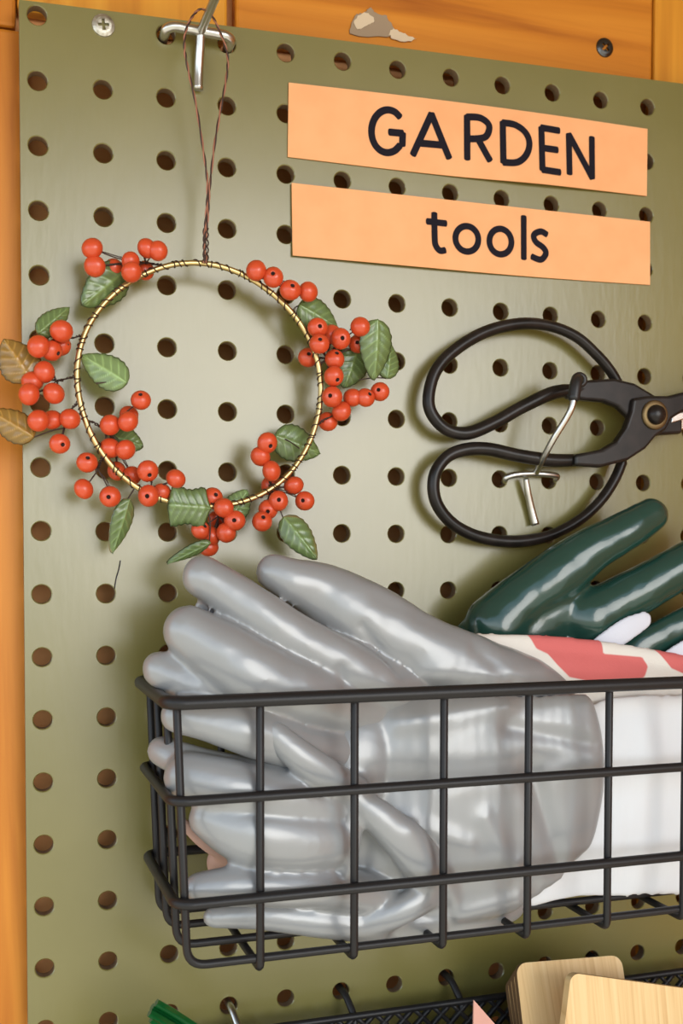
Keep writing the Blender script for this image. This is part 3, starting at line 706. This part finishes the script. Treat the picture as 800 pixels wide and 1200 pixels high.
# red fields of the print, outlined on the cloth in the cuff's own x,z; stored as a signed distance so the shader cuts them sharp
RED = [[(612, 725), (665, 732), (707, 738), (706, 766), (752, 770), (757, 780), (748, 793), (700, 800), (660, 792), (648, 778), (640, 766), (628, 760)],
       [(757, 745), (800, 752), (840, 765), (840, 790), (800, 790), (785, 783), (776, 770)],
       [(795, 815), (830, 805), (840, 870), (805, 872), (796, 850)], [(870, 770), (940, 780), (930, 840), (880, 830)], [(560, 850), (640, 860), (620, 900), (560, 900)]]
RED = [[(lambda p: (p.x, p.z))(at(x, y, 0.046)) for x, y in poly] for poly in RED]
def sdf(poly, x, z):
    inside = False; dm = 1e9; n = len(poly)
    for i in range(n):
        x0, z0 = poly[i]; x1, z1 = poly[(i + 1) % n]; dx, dz = x1 - x0, z1 - z0
        t = max(0, min(1, ((x - x0) * dx + (z - z0) * dz) / (dx * dx + dz * dz))); dm = min(dm, math.hypot(x - x0 - t * dx, z - z0 - t * dz))
        if (z0 > z) != (z1 > z) and x < x0 + (z - z0) * dx / dz: inside = not inside
    return -dm if inside else dm
at_ = cuffA.data.attributes.new('print', 'FLOAT', 'POINT'); o0 = parent_loc(gA)
at_.data.foreach_set('value', [max(-1, min(1, 0.5 - 100 * min(sdf(p, v.co.x + o0.x, v.co.z + o0.z) for p in RED))) for v in cuffA.data.vertices])
gB = empty('work_glove', 'lower grey coated work glove with white cuff, curled up inside the basket', 'glove', at(480, 980, 0.06), 'pair of grey gloves in the basket')
blob('coated_hand', [
    (0.9, (190, 880, 48, 19), (215, 892, 55, 22), (260, 908, 58, 28), (330, 925, 60, 32), (400, 945, 58, 32)),
    (0.9, (220, 910, 62, 30), (262, 920, 65, 34), (330, 936, 65, 34), (392, 950, 62, 30)),
    (0.9, (246, 958, 63, 27), (285, 974, 65, 40), (335, 982, 65, 43), (385, 982, 62, 40)),
    (0.9, (234, 1040, 66, 19), (270, 1038, 67, 25), (330, 1038, 67, 27), (390, 1040, 63, 27), (440, 1050, 57, 28)),
    (0.9, (250, 1074, 56, 13), (310, 1072, 58, 18), (370, 1078, 59, 21), (440, 1083, 59, 22)),
    (0.8, (318, 858, 68, 16), (350, 886, 69, 20), (385, 910, 68, 21), (420, 930, 65, 21)),
    (0.85, (406, 935, 65, 16), (410, 970, 67, 16), (406, 1010, 66, 15), (396, 1045, 63, 14)),
    (0.8, (420, 940, 67, 19), (450, 962, 68, 24), (484, 1000, 67, 26), (512, 1036, 62, 26), (545, 1062, 54, 22)),
    (0.7, (420, 1084, 61, 16), (460, 1072, 64, 19), (500, 1050, 64, 22), (540, 1020, 57, 22)),
    ((0.28, 0.15, 1.0), (455, 946, 55, 138), (500, 947, 58, 149), (550, 947, 60, 150), (600, 942, 60, 146), (650, 922, 60, 126), (690, 904, 60, 106)),
    (0.5, (428, 862, 53, 40), (420, 900, 54, 54), (432, 960, 48, 70), (440, 1020, 46, 60)),
    (0.6, (380, 1078, 57, 18), (470, 1084, 58, 20), (550, 1078, 56, 22), (600, 1060, 52, 22)),
], M_glove, gB, 0.0010, 14, wrinkle=0.0009, wscale=0.034, seed=11, post=folds([(616, 900, 648, 1010, -1.8, 4.5), (440, 912, 640, 892, -1.0, 5), (470, 845, 590, 825, 1.2, 4.5), (590, 850, 690, 870, -1.0, 3.5), (520, 1075, 600, 1050, 1.6, 4), (508, 1030, 528, 1090, -1.4, 3), (600, 1010, 660, 1030, 1.2, 4), (470, 960, 540, 985, 1.0, 4), (560, 955, 590, 1010, 0.8, 4)]))
blob('white_cuff', [
    ((0.28, 0.13, 1.0), (620, 960, 54, 120), (680, 940, 55, 134), (740, 932, 57, 143), (800, 932, 57, 144), (860, 932, 57, 145), (930, 932, 57, 145)),
], M_white, gB, 0.0016, 12, wrinkle=0.0012, wscale=0.02, seed=21)
pk = empty('cloth_scrap', 'dusty pink cloth peeping out between the grey glove fingers in the basket', 'cloth', at(290, 1000, 0.03))
blob('cloth', [(0.6, (262, 1010, 34, 22), (300, 1010, 34, 34), (360, 1005, 34, 36)), (0.5, (216, 965, 40, 8), (240, 985, 40, 12), (280, 1000, 38, 20))], M_pinkcloth, pk, 0.0012, 8)

gr = empty('rubber_glove', 'dark green shiny rubber glove standing in the basket, fingers pointing up right', 'glove', at(660, 720, 0.025), 'green rubber gloves')
blob('coated_hand', [
    (0.85, (762, 604, 30, 25), (735, 621, 30, 28), (695, 643, 29, 31), (655, 672, 27, 37), (610, 705, 24, 38), (580, 735, 22, 44)),
    (0.85, (850, 630, 34, 28), (805, 660, 34, 31), (765, 683, 33, 33), (725, 705, 30, 34), (690, 725, 28, 40)),
    (0.6, (650, 715, 24, 48), (610, 745, 22, 54), (580, 790, 20, 60), (570, 850, 20, 60)),
    (0.6, (700, 740, 24, 40), (660, 780, 22, 60), (640, 850, 22, 60)),
    (0.7, (560, 730, 17, 14), (545, 750, 16, 20), (540, 800, 16, 20)),
], M_green, gr, 0.0013, 7, wrinkle=0.0005, wscale=0.016, seed=31)
g2 = empty('rubber_glove', 'second dark green rubber glove with white patches, behind the red printed cuff', 'glove', at(780, 740, 0.04), 'green rubber gloves')
blob('coated_hand', [
    (0.6, (870, 705, 33, 26), (820, 725, 34, 28), (785, 742, 34, 26), (745, 765, 33, 26), (700, 800, 32, 30)),
    (0.5, (880, 755, 32, 34), (820, 770, 32, 34), (760, 790, 32, 30)),
], M_green, g2, 0.0012, 6, wrinkle=0.0005, wscale=0.016, seed=41)
blob('white_patch', [(0.3, (754, 727, 40, 13), (735, 737, 40, 17), (714, 752, 39, 18), (695, 770, 38, 20)), (0.3, (815, 752, 42, 12), (800, 762, 42, 14), (780, 775, 41, 14))], M_lining, g2, 0.0009, 6)

# ------------------------------------------------------------------ lower mesh tray, bamboo boards, pink card, green strands
TZ = -0.4125; TX0, TX1, TD0, TD1, TB = 0.012, 0.318, 0.0135, 0.088, -0.475
tr = empty('mesh_tray', 'black mesh tray hung below the wire basket, holding bamboo boards', 'tray', ((TX0 + TX1) / 2, -0.05, TB))
b = MB(); zf = TZ - 0.018
rimp = [(TX0, -TD0, TZ), (TX1, -TD0, TZ), (TX1, -TD1, zf), (TX0, -TD1, zf)]
tube(b, fillet([rimp[3], rimp[0], rimp[1], rimp[2], rimp[3]], 0.002, 3), 0.0016, 8); b.build('rim', M_black, tr)
def lattice(A, Bv, Cv, nx, nz, rad=0.0013):
    """diamond lattice on the parallelogram A + u*B + v*C"""
    b = MB(); A, Bv, Cv = Vector(A), Vector(Bv), Vector(Cv)
    for s in (1, -1):
        for i in range(-nz, nx + 1):
            u0, u1 = i, i + nz; v0, v1 = 0, nz
            if s < 0: v0, v1 = nz, 0
            pts = []
            for k in range(nz * 3 + 1):
                u = u0 + k / 3; v = v0 + (v1 - v0) * k / (nz * 3)
                if 0 <= u <= nx: pts.append(A + Bv * (u / nx) + Cv * (v / nz))
            if len(pts) > 1: tube(b, pts, rad, 4, round_caps=False)
    return b
for A, Bv, Cv, nx in (((TX0, -TD0, TB), (TX1 - TX0, 0, 0), (0, 0, TZ - TB), 34), ((TX0, -TD1, TB), (TX1 - TX0, 0, 0), (0, 0, zf - TB), 34),
                      ((TX0, -TD0, TB), (0, -(TD1 - TD0), 0), (0, 0, zf - TB), 12), ((TX1, -TD0, TB), (0, -(TD1 - TD0), 0), (0, 0, zf - TB), 12)):
    tag(lattice(A, Bv, Cv, nx, 7).build('mesh_panel', M_black, tr), None, None, None, 'stuff')
b = MB(); box(b, (TX0, -TD1, TB - 0.001), (TX1, -TD0, TB)); b.build('tray_floor', M_black, tr, smooth=False)
for c in (3, 5, 7, 10):
    hx, hz = c * PITCH, -16 * PITCH
    b = MB(); tube(b, fillet([(hx, 0.004, hz + .001), (hx, -0.0055, hz + 0.001), (hx + .002, -TD0 + .002, hz - 0.006), (hx + .002, -TD0 + .0005, TZ - .004)], 0.003, 5), 0.0016, 10); b.build('hook', M_zinc if c == 3 else M_black, tr)

def slab(name, TLp, TRp, BLp, height, width, th, cr_r, mats, nrm_up=True):
    TL, TR, BL = at(*TLp), at(*TRp), at(*BLp)
    ux = (TR - TL).normalized(); uz = (TL - BL); uz = (uz - ux * uz.dot(ux)).normalized(); n = ux.cross(uz)
    if n.y > 0: n = -n
    pts = []
    for cx, cz, a0 in ((width - cr_r, -cr_r, 0), (cr_r, -cr_r, 90), (cr_r, -height + cr_r, 180), (width - cr_r, -height + cr_r, 270)):
        for k in range(7): a = math.radians(a0 + 15 * k); pts.append(TL + ux * (cx + cr_r * math.cos(a)) + uz * (cz + cr_r * math.sin(a)))
    b = MB(); N = len(pts); back = [p - n * th for p in pts]
    b.add(pts + back, [tuple(range(N)), tuple(reversed(range(N, 2 * N)))], 0); b0 = len(b.v) - 2 * N
    for i in range(N): b.f.append((b0 + i, b0 + (i + 1) % N, b0 + N + (i + 1) % N, b0 + N + i)); b.m.append(1)
    return b.build(name, mats, smooth=False)
LB = ['bamboo board with rounded corners, front one of the stack of four in the tray', 'bamboo board second in the stack of four in the tray', 'bamboo board third in the stack of four in the tray', 'bamboo board rearmost in the stack of four, against the pegboard']
for i in range(4):
    o = slab('bamboo_board', (604 - i * 3.6, 1129 + i * 5.5, 40 / 1000 - i * .0037), (752 - i * 3.6, 1117 + i * 5.5, 40 / 1000 - i * .0037), (623 - i * 5.5, 1210, 0.050 - i * .0037), 0.086, 0.052, 0.0027, 0.005, [M_bamboo, M_bamboo_edge])
    tag(o, LB[i], 'board', 'bamboo boards in the tray')
o = slab('bamboo_board', (669, 1140, 0.066), (800, 1158, 0.066), (667, 1200, 0.0695), 0.085, 0.085, 0.004, 0.004, [M_bamboo, M_bamboo])
tag(o, 'pale bamboo board in front of the stack, its top edge sloping down to the right', 'board', 'bamboo boards in the tray')
b = MB(); pts = [(555, 1172, .052), (600, 1223, .056), (642, 1270, .060), (640, 1430, .072), (550, 1440, .072)]
P3 = [at(*p) for p in pts]; nn = (P3[1] - P3[0]).cross(P3[4] - P3[0]).normalized(); nn = nn if nn.y < 0 else -nn
prism(b, P3, nn, 0.0008); tag(b.build('salmon_card', M_pink, smooth=False), 'salmon pink card corner poking up beside the bamboo boards', 'card')
gs = empty('plastic_strands', 'bundle of shiny green plastic strands at the bottom edge, left of the tray hooks', 'bundle', at(190, 1195, 0.05))
for i in range(7):
    b = MB(); ox, oy = [(0, 0), (5, -5), (-3, 7), (8, 4), (3, 10), (-1, 14), (9, -1)][i]
    tube(b, pathd([(178 + ox, 1180 + oy, .050 + (i % 3) * .002), (205 + ox, 1196 + oy, .050 + (i % 3) * .002), (250 + ox, 1228 + oy, .052 + (i % 3) * .002), (320 + ox, 1290 + oy, .055), (410 + ox, 1395 + oy, .060)], 4), 0.0016, 6, round_caps=False); b.build('strand', M_greenplastic, gs, smooth=False)
